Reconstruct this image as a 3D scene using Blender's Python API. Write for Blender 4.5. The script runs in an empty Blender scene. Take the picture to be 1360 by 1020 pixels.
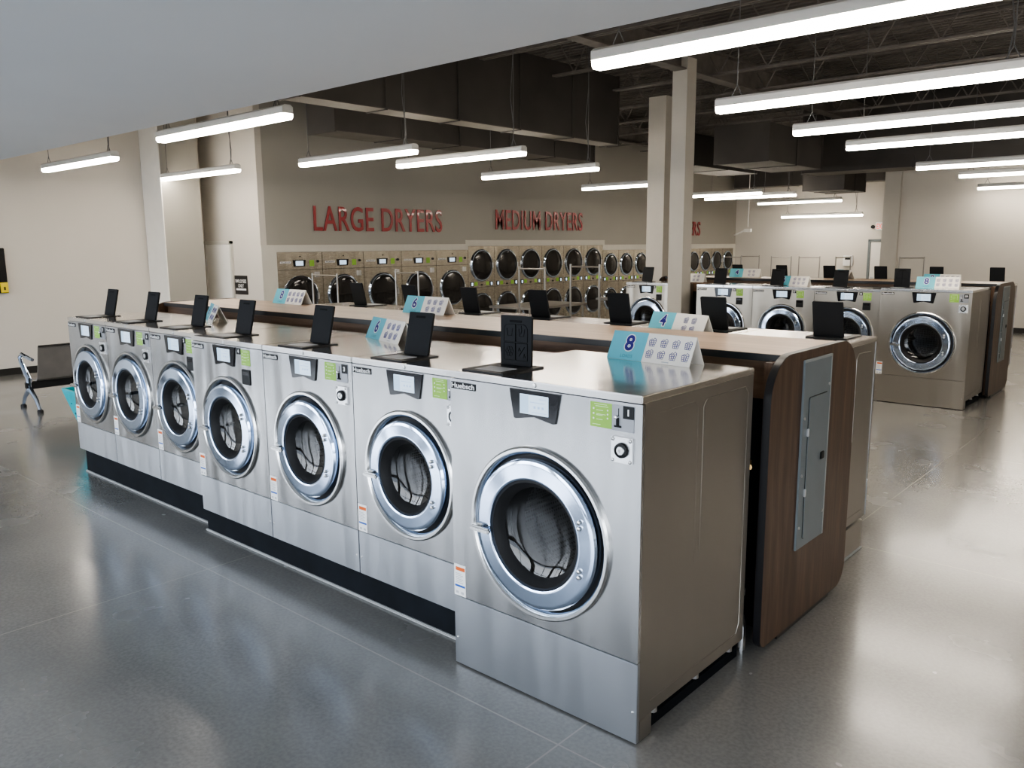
import bpy, bmesh, math, random
from math import pi, sin, cos, radians as rad
from mathutils import Vector, Matrix
random.seed(7)
SC = bpy.context.scene
COL = SC.collection

# ------------------------------------------------------------------ materials
def nt(name):
    m = bpy.data.materials.new(name); m.use_nodes = True
    t = m.node_tree; b = t.nodes.get('Principled BSDF')
    return m, t, b
def N(t, kind, **kw):
    n = t.nodes.new(kind)
    for k, v in kw.items():
        if k in n.inputs: n.inputs[k].default_value = v
        else: setattr(n, k, v)
    return n
def coords(t, scale=(1, 1, 1), kind='Object'):
    tc = N(t, 'ShaderNodeTexCoord'); mp = N(t, 'ShaderNodeMapping')
    mp.inputs['Scale'].default_value = scale
    t.links.new(tc.outputs[kind], mp.inputs['Vector'])
    return mp.outputs['Vector']
def ramp(t, fac, stops):
    r = N(t, 'ShaderNodeValToRGB'); e = r.color_ramp.elements
    while len(e) < len(stops): e.new(.5)
    for el, (p, c) in zip(e, stops):
        el.position = p; el.color = (*c, 1) if len(c) == 3 else c
    t.links.new(fac, r.inputs['Fac']); return r
def plain(name, col, rough=.5, metal=0., var=.08, scale=6., emit=None, es=1., spec=.5, coat=0.):
    m, t, b = nt(name)
    v = coords(t); n = N(t, 'ShaderNodeTexNoise', Scale=scale, Detail=3.)
    t.links.new(v, n.inputs['Vector'])
    lo = tuple(max(0, c * (1 - var)) for c in col); hi = tuple(min(1, c * (1 + var)) for c in col)
    r = ramp(t, n.outputs['Fac'], [(.3, lo), (.7, hi)])
    t.links.new(r.outputs['Color'], b.inputs['Base Color'])
    b.inputs['Roughness'].default_value = rough; b.inputs['Metallic'].default_value = metal
    b.inputs['Specular IOR Level'].default_value = spec
    b.inputs['Coat Weight'].default_value = coat
    if emit:
        b.inputs['Emission Color'].default_value = (*emit, 1); b.inputs['Emission Strength'].default_value = es
    return m
def steel(name, col, rough, aniso=.55, wav=.02, grain=(2, 2, 160)):
    m, t, b = nt(name)
    b.inputs['Metallic'].default_value = 1.
    v = coords(t, grain); n = N(t, 'ShaderNodeTexNoise', Scale=3., Detail=4.); t.links.new(v, n.inputs['Vector'])
    lo = tuple(c * .975 for c in col)
    r = ramp(t, n.outputs['Fac'], [(.25, lo), (.75, col)])
    t.links.new(r.outputs['Color'], b.inputs['Base Color'])
    mr = N(t, 'ShaderNodeMapRange'); mr.inputs['To Min'].default_value = rough * .93; mr.inputs['To Max'].default_value = rough * 1.07
    t.links.new(n.outputs['Fac'], mr.inputs['Value']); t.links.new(mr.outputs['Result'], b.inputs['Roughness'])
    ge = N(t, 'ShaderNodeNewGeometry'); mp2 = N(t, 'ShaderNodeMapping'); mp2.inputs['Scale'].default_value = (2.6, 2.6, .45)
    t.links.new(ge.outputs['Position'], mp2.inputs['Vector']); v2 = mp2.outputs['Vector']
    n2 = N(t, 'ShaderNodeTexNoise', Scale=1.8, Detail=1.5); t.links.new(v2, n2.inputs['Vector'])
    bp = N(t, 'ShaderNodeBump', Strength=.35, Distance=wav); t.links.new(n2.outputs['Fac'], bp.inputs['Height'])
    t.links.new(bp.outputs['Normal'], b.inputs['Normal'])
    if aniso:
        b.inputs['Anisotropic'].default_value = aniso
        tg = N(t, 'ShaderNodeTangent'); tg.direction_type = 'RADIAL'; tg.axis = 'Z'
        t.links.new(tg.outputs['Tangent'], b.inputs['Tangent'])
    return m
def wood(name, axis, a, bcol, c, rough=.4):
    m, t, b = nt(name)
    sc = [14, 14, 14]; sc[axis] = 1.1
    v = coords(t, sc); n = N(t, 'ShaderNodeTexNoise', Scale=1.6, Detail=8., Roughness=.65, Distortion=.35); t.links.new(v, n.inputs['Vector'])
    r = ramp(t, n.outputs['Fac'], [(.28, a), (.5, bcol), (.72, c)])
    sc2 = [2.6, 2.6, 2.6]; sc2[axis] = .25
    v2 = coords(t, sc2); n2 = N(t, 'ShaderNodeTexNoise', Scale=2., Detail=2.); t.links.new(v2, n2.inputs['Vector'])
    mx = N(t, 'ShaderNodeMixRGB', blend_type='MULTIPLY'); mx.inputs['Fac'].default_value = .55
    r2 = ramp(t, n2.outputs['Fac'], [(.3, (.62, .58, .55)), (.7, (1, 1, 1))])
    t.links.new(r.outputs['Color'], mx.inputs['Color1']); t.links.new(r2.outputs['Color'], mx.inputs['Color2'])
    t.links.new(mx.outputs['Color'], b.inputs['Base Color']); b.inputs['Roughness'].default_value = rough
    return m

M = {}
M['steel'] = steel('brushed_steel', (.44, .44, .438), .25, .5, .05)
M['steel_floor_lit'] = steel('brushed_steel_floor_lit', (.50, .52, .55), .36, .5, .05)  # same steel, brightened: floor and window reflection painted into the lower panels
M['steel_warm_lit'] = steel('brushed_steel_warm_lit', (.46, .42, .36), .30, .5, .05)  # same steel with the rear row's warm lamplight painted into its colour
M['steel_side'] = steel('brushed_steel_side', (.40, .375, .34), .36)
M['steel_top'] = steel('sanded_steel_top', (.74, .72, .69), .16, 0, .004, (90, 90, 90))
M['chrome'] = steel('polished_chrome_sky_tint', (.64, .76, .96), .09, 0, .002, (3, 3, 3))  # blue tint puts the sky's reflection into the chrome colour
M['bezel'] = steel('bezel_steel', (.66, .66, .65), .18, 0, .0, (3, 3, 3))
M['dryer_steel'] = steel('dryer_steel', (.50, .465, .40), .27, .3, .06)
M['bolt'] = plain('zinc_bolt', (.62, .62, .62), .3, 1.)
M['black'] = plain('black_plastic', (.010, .011, .012), .5, spec=.3)
M['gloss_black'] = plain('gloss_black', (.012, .012, .014), .12)
M['rubber'] = plain('black_rubber', (.012, .012, .013), .6)
M['lid'] = plain('charcoal_plastic', (.010, .011, .013), .6, spec=.22)
M['lid_mark'] = plain('charcoal_relief', (.0035, .0035, .004), .6, spec=.15)
M['base_black'] = plain('black_base_paint', (.006, .008, .011), .7, 0, .3, spec=.15)
M['caulk'] = plain('grey_caulk', (.34, .35, .35), .8)
M['screen'] = plain('lcd_screen', (.35, .42, .48), .15, emit=(.60, .76, .95), es=.5)
M['screen_mark'] = plain('lcd_marks', (.2, .3, .45), .3, emit=(.34, .48, .68), es=.5)
M['screen_dim'] = plain('lcd_blue_bar', (.2, .3, .4), .3, emit=(.42, .58, .74), es=.55)
M['green'] = plain('green_sticker', (.27, .50, .07), .45)
M['green_pale'] = plain('pale_green_print', (.62, .78, .45), .5)
M['white'] = plain('white_print', (.80, .80, .79), .5, var=.02)
M['grey_plate'] = plain('grey_coin_plate', (.30, .31, .33), .4, .3)
M['silver_plate'] = plain('silver_lock_plate', (.80, .80, .80), .25, .9)
M['orange'] = plain('orange_print', (.62, .12, .02), .5)
M['blue'] = plain('blue_print', (.02, .10, .40), .5)
M['grey_print'] = plain('grey_print', (.45, .46, .48), .6)
M['teal_card'] = plain('teal_card', (.14, .50, .61), .45, var=.03)
M['white_card'] = plain('white_card', (.86, .83, .77), .5, var=.02)
M['navy'] = plain('navy_print', (.022, .018, .20), .5)
M['teal_dark'] = plain('dark_teal_print', (.05, .24, .33), .5)
M['red'] = plain('red_letter', (.31, .030, .034), .34, var=.12, scale=2., coat=.3)
M['wall'] = plain('warm_white_wall_paint', (.60, .565, .51), .75, var=.015, scale=1.5)
M['wall_dryer'] = plain('taupe_wall_paint', (.36, .345, .305), .7, var=.015, scale=1.5)
M['trim'] = plain('white_trim_paint', (.60, .58, .52), .6, var=.02)
M['door'] = plain('white_door_paint', (.84, .82, .77), .5, var=.02)
M['column'] = plain('column_paint', (.50, .475, .425), .7, var=.02)
M['soffit'] = plain('soffit_paint', (.74, .745, .74), .85, var=.015, scale=1.)
M['baseboard'] = plain('black_baseboard', (.012, .011, .010), .5)
M['deck'] = plain('dark_ceiling_deck', (.125, .113, .102), .7, var=.2, scale=2.)
M['joist'] = plain('dark_ceiling_steel', (.14, .127, .115), .6, var=.2)
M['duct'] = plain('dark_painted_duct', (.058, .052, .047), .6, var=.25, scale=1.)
M['duct_under'] = plain('lit_duct_underside', (.16, .145, .125), .7, var=.2, scale=1.5)  # lamplight on the duct undersides, painted in as a paler tone
M['wood_top'] = wood('light_oak_laminate', 0, (.36, .255, .175), (.47, .345, .25), (.56, .43, .32), .34)
M['wood_dark'] = wood('walnut_laminate', 2, (.050, .026, .014), (.098, .055, .032), (.16, .098, .060), .38)
M['wood_apron'] = wood('walnut_apron', 0, (.09, .05, .03), (.15, .09, .055), (.21, .135, .085), .4)
M['edge'] = plain('black_edge_band', (.010, .010, .012), .35)
M['elec'] = plain('grey_electrical_enamel', (.18, .205, .215), .4, var=.05)
M['elec_edge'] = plain('pale_electrical_edge', (.34, .36, .36), .35, var=.05)
M['brass'] = plain('brass_valve', (.65, .42, .18), .35, 1.)
M['pipe'] = plain('dark_hose', (.02, .02, .02), .5)
M['tube'] = plain('lit_diffuser', (.9, .9, .9), .4, emit=(1., .90, .77), es=20.)
M['housing'] = plain('white_light_housing', (.75, .74, .71), .4, var=.03)
M['cable'] = plain('grey_cable', (.12, .12, .12), .5)
M['mesh_seat'] = plain('grey_perforated_seat', (.20, .185, .17), .5, .2)
M['bench_black'] = plain('bench_beam_black', (.010, .010, .010), .5)
M['teal'] = plain('teal_plastic', (.0, .40, .47), .4)
M['teal_hole'] = plain('teal_hole_shadow', (.0, .06, .09), .6)
M['yellow'] = plain('yellow_label', (.75, .58, .03), .5)
M['tv'] = plain('black_screen_panel', (.006, .006, .007), .25)
M['sign_black'] = plain('black_sign', (.025, .023, .022), .5)
M['exit'] = plain('red_exit_sign', (.55, .12, .10), .5, emit=(.9, .15, .10), es=.5)
M['cart'] = steel('cart_chrome', (.34, .325, .30), .38, 0, 0, (3, 3, 3))
M['dryer_glass'] = plain('dark_dryer_glass', (.014, .013, .013), .08, spec=.6)
M['mullion'] = plain('dark_window_frame', (.05, .05, .05), .4)
M['asphalt'] = plain('outside_paving', (.42, .42, .42), .9)

# washer door glass: clear at straight view, mirror-like towards the rim
def glass_mat():
    m, t, b = nt('door_glass')
    out = t.nodes['Material Output']
    tr = N(t, 'ShaderNodeBsdfTransparent'); tr.inputs['Color'].default_value = (.40, .42, .44, 1)
    gl = N(t, 'ShaderNodeBsdfGlossy'); gl.inputs['Roughness'].default_value = .02
    gl.inputs['Color'].default_value = (1, 1, 1, 1)
    lw = N(t, 'ShaderNodeLayerWeight'); pw = N(t, 'ShaderNodeMath', operation='POWER'); pw.inputs[1].default_value = 3.5
    fr = N(t, 'ShaderNodeMapRange'); fr.inputs['To Min'].default_value = .045; fr.inputs['To Max'].default_value = .9
    t.links.new(lw.outputs['Facing'], pw.inputs[0]); t.links.new(pw.outputs[0], fr.inputs['Value'])
    mx = N(t, 'ShaderNodeMixShader')
    t.links.new(fr.outputs['Result'], mx.inputs['Fac']); t.links.new(tr.outputs[0], mx.inputs[1]); t.links.new(gl.outputs[0], mx.inputs[2])
    t.links.new(mx.outputs[0], out.inputs['Surface']); return m
M['glass'] = glass_mat()
def drum_mat():
    m, t, b = nt('perforated_drum')
    v = coords(t, (1, 1, 1)); vo = N(t, 'ShaderNodeTexVoronoi', Scale=60.); vo.inputs['Randomness'].default_value = .15
    t.links.new(v, vo.inputs['Vector'])
    r = ramp(t, vo.outputs['Distance'], [(.30, (.01, .01, .01)), (.42, (.17, .17, .18))])
    t.links.new(r.outputs['Color'], b.inputs['Base Color'])
    b.inputs['Metallic'].default_value = .8; b.inputs['Roughness'].default_value = .4; return m
M['drum'] = drum_mat()
def floor_mat():
    m, t, b = nt('polished_concrete')
    v = coords(t); n = N(t, 'ShaderNodeTexNoise', Scale=1.1, Detail=5., Roughness=.55); t.links.new(v, n.inputs['Vector'])
    r = ramp(t, n.outputs['Fac'], [(.25, (.172, .172, .164)), (.5, (.212, .209, .198)), (.8, (.25, .244, .23))])
    n3 = N(t, 'ShaderNodeTexNoise', Scale=55., Detail=3.); t.links.new(v, n3.inputs['Vector'])
    r3 = ramp(t, n3.outputs['Fac'], [(.35, (.82, .82, .82)), (.65, (1.06, 1.06, 1.06))])
    mx = N(t, 'ShaderNodeMixRGB', blend_type='MULTIPLY'); mx.inputs['Fac'].default_value = .7
    t.links.new(r.outputs['Color'], mx.inputs['Color1']); t.links.new(r3.outputs['Color'], mx.inputs['Color2'])
    sx = N(t, 'ShaderNodeSeparateXYZ'); t.links.new(v, sx.inputs[0])
    def joint(sock, off, per, w):
        a = N(t, 'ShaderNodeMath', operation='ADD'); a.inputs[1].default_value = off; t.links.new(sock, a.inputs[0])
        p = N(t, 'ShaderNodeMath', operation='PINGPONG'); p.inputs[1].default_value = per / 2; t.links.new(a.outputs[0], p.inputs[0])
        l = N(t, 'ShaderNodeMath', operation='LESS_THAN'); l.inputs[1].default_value = w; t.links.new(p.outputs[0], l.inputs[0])
        return l.outputs[0]
    jx = joint(sx.outputs['X'], .25, 2.83, .004); jy = joint(sx.outputs['Y'], .197, 3.08, .004)
    mm = N(t, 'ShaderNodeMath', operation='MAXIMUM'); t.links.new(jx, mm.inputs[0]); t.links.new(jy, mm.inputs[1])
    m2 = N(t, 'ShaderNodeMixRGB'); m2.inputs['Color2'].default_value = (.30, .285, .26, 1)
    t.links.new(mm.outputs[0], m2.inputs['Fac']); t.links.new(mx.outputs['Color'], m2.inputs['Color1'])
    t.links.new(m2.outputs['Color'], b.inputs['Base Color'])
    n2 = N(t, 'ShaderNodeTexNoise', Scale=1.7, Detail=4., Roughness=.5); t.links.new(v, n2.inputs['Vector'])
    rr = ramp(t, n2.outputs['Fac'], [(.2, (.17, .17, .17)), (.5, (.24, .24, .24)), (.8, (.32, .32, .32))]); rr.color_ramp.interpolation = 'EASE'
    t.links.new(rr.outputs['Color'], b.inputs['Roughness'])
    bp = N(t, 'ShaderNodeBump', Strength=.12, Distance=.01); n4 = N(t, 'ShaderNodeTexNoise', Scale=14., Detail=4.)
    t.links.new(v, n4.inputs['Vector']); t.links.new(n4.outputs['Fac'], bp.inputs['Height']); t.links.new(bp.outputs['Normal'], b.inputs['Normal'])
    b.inputs['Specular IOR Level'].default_value = .8
    b.inputs['Coat Weight'].default_value = .6; b.inputs['Coat Roughness'].default_value = .16
    return m
M['floor'] = floor_mat()

# ------------------------------------------------------------------ mesh helpers
def box(bm, x0, x1, y0, y1, z0, z1, bev=0., seg=2):
    ps = [(x, y, z) for x in (x0, x1) for y in (y0, y1) for z in (z0, z1)]
    v = [bm.verts.new(p) for p in ps]
    fs = [bm.faces.new([v[i] for i in q]) for q in ((0, 1, 3, 2), (4, 6, 7, 5), (0, 4, 5, 1), (2, 3, 7, 6), (0, 2, 6, 4), (1, 5, 7, 3))]
    if bev:
        es = list({e for f in fs for e in f.edges})
        bmesh.ops.bevel(bm, geom=es, offset=bev, segments=seg, affect='EDGES', clamp_overlap=True)
def lathe(bm, prof, n=64, c=(0, 0, 0), axis='Y', close=False):
    """profile of (radius, along) turned about the axis through c"""
    rings = []
    for r, a in prof:
        ring = []
        for k in range(n):
            th = 2 * pi * k / n
            if axis == 'Y': p = (c[0] + r * cos(th), c[1] + a, c[2] + r * sin(th))
            elif axis == 'X': p = (c[0] + a, c[1] + r * cos(th), c[2] + r * sin(th))
            else: p = (c[0] + r * cos(th), c[1] + r * sin(th), c[2] + a)
            ring.append(bm.verts.new(p))
        rings.append(ring)
    for A, B in zip(rings, rings[1:]):
        for k in range(n):
            bm.faces.new((A[k], A[(k + 1) % n], B[(k + 1) % n], B[k]))
    if close:
        bm.faces.new(rings[0]); bm.faces.new(rings[-1])
def tube(bm, pts, r, n=8, cap=True):
    pts = [Vector(p) for p in pts]; rings = []
    for i, p in enumerate(pts):
        d = ((pts[min(i + 1, len(pts) - 1)] - pts[max(i - 1, 0)])).normalized()
        a = d.orthogonal().normalized() if i == 0 else (u - d * u.dot(d)).normalized()
        u = a; w = d.cross(a)
        rr = r[i] if isinstance(r, (list, tuple)) else r
        rings.append([bm.verts.new(p + a * rr * cos(2 * pi * k / n) + w * rr * sin(2 * pi * k / n)) for k in range(n)])
    for A, B in zip(rings, rings[1:]):
        for k in range(n): bm.faces.new((A[k], A[(k + 1) % n], B[(k + 1) % n], B[k]))
    if cap: bm.faces.new(rings[0]); bm.faces.new(rings[-1])
def prism(bm, pts, f, d):
    """extrude polygon pts: f maps (a, b, depth) to 3-D"""
    A = [bm.verts.new(f(a, b, 0)) for a, b in pts]; B = [bm.verts.new(f(a, b, d)) for a, b in pts]
    n = len(pts); bm.faces.new(A); bm.faces.new(B)
    for k in range(n): bm.faces.new((A[k], A[(k + 1) % n], B[(k + 1) % n], B[k]))
def rrect(x0, x1, y0, y1, r, n=8):
    """rounded rectangle, r a number or radii for (bottom left, bottom right, top right, top left)"""
    rr = r if isinstance(r, (list, tuple)) else (r,) * 4
    out = []
    for (cx, cy, a0), q in zip(((x0, y0, pi), (x1, y0, 1.5 * pi), (x1, y1, 0), (x0, y1, .5 * pi)), rr):
        ox = cx + q if cx == x0 else cx - q; oy = cy + q if cy == y0 else cy - q
        for k in range(n + 1):
            a = a0 + pi / 2 * k / n; out.append((ox + q * cos(a), oy + q * sin(a)))
    return out
def plate_with_hole(bm, x0, x1, z0, z1, cx, cz, R, y0, y1, n=64):
    angs = [2 * pi * k / n for k in range(n)] + [math.atan2(z - cz, x - cx) % (2 * pi) for x in (x0, x1) for z in (z0, z1)]
    angs = sorted(set(round(a, 6) for a in angs)); inn, out = [], []
    for a in angs:
        dx, dz = cos(a), sin(a); s = 1e9
        if dx > 1e-9: s = min(s, (x1 - cx) / dx)
        if dx < -1e-9: s = min(s, (x0 - cx) / dx)
        if dz > 1e-9: s = min(s, (z1 - cz) / dz)
        if dz < -1e-9: s = min(s, (z0 - cz) / dz)
        inn.append((cx + R * dx, cz + R * dz)); out.append((cx + s * dx, cz + s * dz))
    V = lambda L, y: [bm.verts.new((p[0], y, p[1])) for p in L]
    fi, fo, bi, bo = V(inn, y0), V(out, y0), V(inn, y1), V(out, y1); n = len(angs)
    for k in range(n):
        j = (k + 1) % n
        bm.faces.new((fi[k], fi[j], fo[j], fo[k])); bm.faces.new((bi[k], bo[k], bo[j], bi[j]))
        bm.faces.new((fo[k], fo[j], bo[j], bo[k])); bm.faces.new((fi[k], bi[k], bi[j], fi[j]))
def mesh(name, bm, m, smooth=True, angle=35):
    bmesh.ops.remove_doubles(bm, verts=bm.verts, dist=1e-6)
    bmesh.ops.recalc_face_normals(bm, faces=bm.faces)
    me = bpy.data.meshes.new(name)
    if smooth:
        for f in bm.faces: f.smooth = True
        for e in bm.edges:
            if len(e.link_faces) == 2 and e.calc_face_angle(0) > rad(angle): e.smooth = False
    bm.to_mesh(me); bm.free(); me.materials.append(M[m] if isinstance(m, str) else m)
    return me
def obj(name, bm, m, parent=None, smooth=True, loc=(0, 0, 0), rz=0):
    o = bpy.data.objects.new(name, mesh(name, bm, m, smooth)); COL.objects.link(o)
    o.location = loc; o.rotation_euler = (0, 0, rz)
    if parent: o.parent = parent
    return o
def tag(o, label, cat, group=None):
    o['label'] = label; o['category'] = cat
    if group: o['group'] = group
    return o
def thing(name, label, cat, loc=(0, 0, 0), rz=0, group=None):
    o = bpy.data.objects.new(name, None); COL.objects.link(o)
    o.empty_display_size = .1; o.location = loc; o.rotation_euler = (0, 0, rz)
    return tag(o, label, cat, group)
def struct(name, bm, m, smooth=False):
    o = obj(name, bm, m, smooth=smooth); o['kind'] = 'structure'; return o
def BM(fn, *a, **k):
    bm = bmesh.new(); fn(bm, *a, **k); return bm
CHILD = {}
def kids(o): return [c for c in list(COL.objects) if c.parent == o]
def dup(root, loc, rz, label, group=None, skip=()):
    ch = {}
    for c in COL.objects:
        if c.parent: ch.setdefault(c.parent.name, []).append(c)
    def rec(o, par):
        c = o.copy(); COL.objects.link(c)
        if par: c.parent = par
        for k in ch.get(o.name, []):
            if k.name.split('.')[0] in skip: continue
            rec(k, c)
        return c
    r = rec(root, None)
    r.location = loc; r.rotation_euler = (0, 0, rz); r['label'] = label
    if group: r['group'] = group
    return r
_txt = {}
def text_bm(body, size=1., extrude=0., offset=0., align='CENTER', w=None, h=None, space=1.):
    """lettering as mesh in the XY plane, optionally fitted to width w and height h, lower left (or centre) at origin"""
    cu = bpy.data.curves.new('lettering', 'FONT'); cu.body = body; cu.size = size; cu.extrude = extrude; cu.offset = offset
    cu.space_character = space; cu.resolution_u = 4
    o = bpy.data.objects.new('lettering', cu); COL.objects.link(o)
    dg = bpy.context.evaluated_depsgraph_get(); me = bpy.data.meshes.new_from_object(o.evaluated_get(dg))
    bm = bmesh.new(); bm.from_mesh(me)
    bpy.data.objects.remove(o); bpy.data.curves.remove(cu); bpy.data.meshes.remove(me)
    xs = [v.co.x for v in bm.verts]; ys = [v.co.y for v in bm.verts]
    x0, x1, y0, y1 = min(xs), max(xs), min(ys), max(ys)
    sx = w / (x1 - x0) if w else 1; sy = h / (y1 - y0) if h else sx
    if h and not w: sx = sy
    for v in bm.verts:
        v.co.x = (v.co.x - (x0 + x1) / 2) * sx; v.co.y = (v.co.y - (y0 + y1) / 2) * sy
    return bm
def to_front(bm, cx, y, cz):
    """turn XY lettering to face -Y"""
    for v in bm.verts: v.co = Vector((cx + v.co.x, y - v.co.z, cz + v.co.y))
    return bm
def add(bm, other):
    me = bpy.data.meshes.new('tmp'); other.to_mesh(me); other.free(); bm.from_mesh(me); bpy.data.meshes.remove(me)

# ------------------------------------------------------------------ washers
def make_washer(W, D, H, cz, Ro, Rc, Rg, seam, lid_x, lid_y, lean, floor_stand, label):
    """front face on y=0 looking to -Y, centred on x=0, bottom z=0"""
    t = thing('washing_machine', label, 'washing machine')
    h = W / 2 - .003; hc = h - .003; hl = .031; zt = H - hl; zc = .10 if floor_stand else 0.
    # cabinet with an open front
    bm = bmesh.new()
    v = [bm.verts.new(p) for p in ((-hc, .02, zc), (hc, .02, zc), (hc, D, zc), (-hc, D, zc), (-hc, .02, zt), (hc, .02, zt), (hc, D, zt), (-hc, D, zt))]
    for q in ((0, 1, 2, 3), (4, 7, 6, 5), (1, 5, 6, 2), (0, 3, 7, 4), (3, 2, 6, 7)): bm.faces.new([v[i] for i in q])
    if floor_stand:
        for s in (-1, 1): box(bm, min(s * h, s * (h - .03)), max(s * h, s * (h - .03)), .022, .115, .006, zc, .002)
    for s in (-1, 1):                       # pressed outline on the side sheet
        X = s * (h - .0035); zb = zc + .055
        a0, a1 = .10, D - .05; mid = a0 + (a1 - a0) * .44; ztp = zt - .05
        L = [(a0, zb), (a1 - .03, zb), (a1, zb + .05), (a1, ztp - .03), (a1 - .03, ztp), (mid + .06, ztp), (mid + .03, ztp - .03), (mid + .03, zb + .5)]
        tube(bm, [(X, y, z) for y, z in L], .0028, 5)
        L = [(a0, ztp - .005), (mid - .05, ztp), (mid - .015, ztp - .03), (mid - .015, zb + .5)]
        tube(bm, [(X, y, z) for y, z in L], .0028, 5)
    obj('cabinet', bm, 'steel_side', t)
    obj('front_panel', BM(plate_with_hole, -h, h, seam + .003, zt - .004, 0, cz, Ro - .012, 0, .02), 'steel', t)
    lp = obj('lower_panel', BM(box, -h, h, 0, .02, .008 if floor_stand else 0, seam - .002, .002), 'steel_floor_lit', t)
    for s in (-1, 1):
        obj('panel_screw', BM(lathe, [(.001, -.004), (.005, -.003), (.006, 0)], 10, (s * (h - .02), 0, seam * .4)), 'bolt', lp)
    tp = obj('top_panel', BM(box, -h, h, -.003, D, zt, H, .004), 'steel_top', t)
    obj('lip_screw', BM(lathe, [(.001, -.006), (.009, -.005), (.011, 0)], 14, (-.01, -.003, H - .0155)), 'bolt', tp)
    # door opening
    obj('door_bezel', BM(lathe, [(Ro, 0), (Ro, -.012), (Ro - .008, -.020), (Ro - .020, -.020), (Ro - .032, -.010), (Rc + .016, .012), (Rc + .012, .02), (Rc + .012, .06)], 80, (0, 0, cz)), 'bezel', t)
    obj('gasket', BM(lathe, [(Rc + .014, .018), (Rc - .02, .018), (Rc - .03, .05), (Rg - .03, .07), (Rg - .035, .16)], 64, (0, 0, cz)), 'rubber', t)
    d = obj('door', BM(lathe, [(Rc - .03, .014), (Rc, .010), (Rc + .002, -.022), (Rc - .006, -.032), (Rc - .018, -.0350), (Rc - .020, -.0352), (Rc - .026, -.0354), (Rg + .016, -.0392), (Rg + .012, -.0394), (Rg + .010, -.0393), (Rg + .003, -.036), (Rg, -.026), (Rg, .02)], 80, (0, 0, cz)), 'chrome', t)
    obj('door_seal', BM(lathe, [(Rg + .001, -.024), (Rg - .010, -.030), (Rg - .018, -.018), (Rg - .040, .012), (Rg - .043, .05)], 64, (0, 0, cz)), 'rubber', d)
    obj('door_glass', BM(lathe, [(Rg - .042, .016), (Rg - .07, .028), (Rg - .10, .034), (.05, .038), (.0005, .038)], 48, (0, 0, cz)), 'glass', d)
    bm = bmesh.new()
    box(bm, -Rc - .012, -Rg + .015, -.072, -.048, cz - .042, cz - .018, .007)
    box(bm, -Rc + .01, -Rc + .05, -.05, -.028, cz - .045, cz - .008, .004)
    obj('door_handle', bm, 'bezel', d)
    for sz in (1, -1):
        for k in (0, .026):
            a = math.asin(.105 / ((Rc + Rg) / 2)); rr = (Rc + Rg) / 2 + .01
            obj('hinge_bolt', BM(lathe, [(.001, -.052), (.008, -.050), (.011, -.036)], 12, (rr * cos(a) * .93, 0, cz + sz * .105 + k - .013)), 'bolt', d)
    bm = bmesh.new(); lathe(bm, [(Rg - .005, .10), (Rg + .02, .12), (Rg + .03, .20), (Rg + .03, .58), (Rg, .60), (.001, .60)], 64, (0, 0, cz))
    for y in (.30, .44): lathe(bm, [(Rg + .03, y - .01), (Rg + .022, y), (Rg + .03, y + .01)], 64, (0, 0, cz))
    for k in range(3):
        a = rad(60 + 120 * k); r = Rg + .005
        bm2 = bmesh.new(); box(bm2, -.03, .03, .14, .58, -.03, .03, .02)
        bmesh.ops.transform(bm2, matrix=Matrix.Translation((r * cos(a), 0, cz + r * sin(a))) @ Matrix.Rotation(-a, 4, 'Y'), verts=bm2.verts); add(bm, bm2)
    obj('drum', bm, 'drum', t)
    # control panel
    px, zp = -.01, zt - .008
    pts = [(-.1375, zp), (.1375, zp), (.133, zp - .03), (.1135, zp - .128), (.10, zp - .130), (0, zp - .112), (-.10, zp - .130), (-.1135, zp - .128), (-.133, zp - .03)]
    cp = obj('control_panel', BM(prism, [(a + px, b) for a, b in pts], lambda a, b, q: (a, -.008 + q, b), .010), 'gloss_black', t)
    sc = obj('screen', BM(box, px - .078, px + .078, -.010, -.007, zp - .102, zp - .018, .001), 'screen', cp)
    bm = bmesh.new(); box(bm, px - .074, px - .030, -.0112, -.0098, zp - .098, zp - .022)
    obj('screen_bar', bm, 'screen_dim', sc)
    bm = bmesh.new()
    for i in range(3): box(bm, px + .0 + .022 * i, px + .010 + .022 * i, -.0112, -.0098, zp - .074, zp - .064)
    box(bm, px - .02, px + .06, -.0112, -.0098, zp - .05, zp - .047); box(bm, px + .03, px + .07, -.0112, -.0098, zp - .034, zp - .031); box(bm, px - .01, px + .07, -.0112, -.0098, zp - .092, zp - .090)
    obj('screen_mark', bm, 'screen_mark', sc)
    # brand plate
    bx = -h + .085
    bp = obj('brand_plate', BM(box, bx - .078, bx + .078, -.004, .001, zp - .042, zp - .010, .002), 'black', t)
    obj('lettering', to_front(text_bm('Huebsch', offset=.02, w=.145, h=.024), bx, -.0046, zp - .025), 'white', bp)
    # warning sticker
    sx = -h + .002
    ws = obj('warning_sticker', BM(box, sx, sx + .076, -.0015, .001, seam + .003, seam + .160, .0005), 'white', t)
    obj('orange_band', BM(box, sx + .012, sx + .072, -.0024, -.0012, seam + .130, seam + .148), 'orange', ws)
    obj('blue_band', BM(box, sx + .006, sx + .072, -.0024, -.0012, seam + .048, seam + .058), 'blue', ws)
    bm = bmesh.new()
    for i in range(6): box(bm, sx + .012, sx + .06 - .01 * (i % 2), -.0024, -.0012, seam + .068 + i * .009, seam + .071 + i * .009)
    for i in (0, 1): box(bm, sx + .012 + .034 * i, sx + .03 + .034 * i, -.0024, -.0012, seam + .014, seam + .026)
    obj('fine_print', bm, 'grey_print', ws)
    # soap dispenser
    x0, x1, y0, y1 = lid_x - .03, lid_x + .23, .035, lid_y + .05
    tr = obj('dispenser_tray', BM(prism, rrect(x0, x1, y0, y1, .006, 2), lambda a, b, q: (a, b, H + q), .007), 'black', t)
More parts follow.
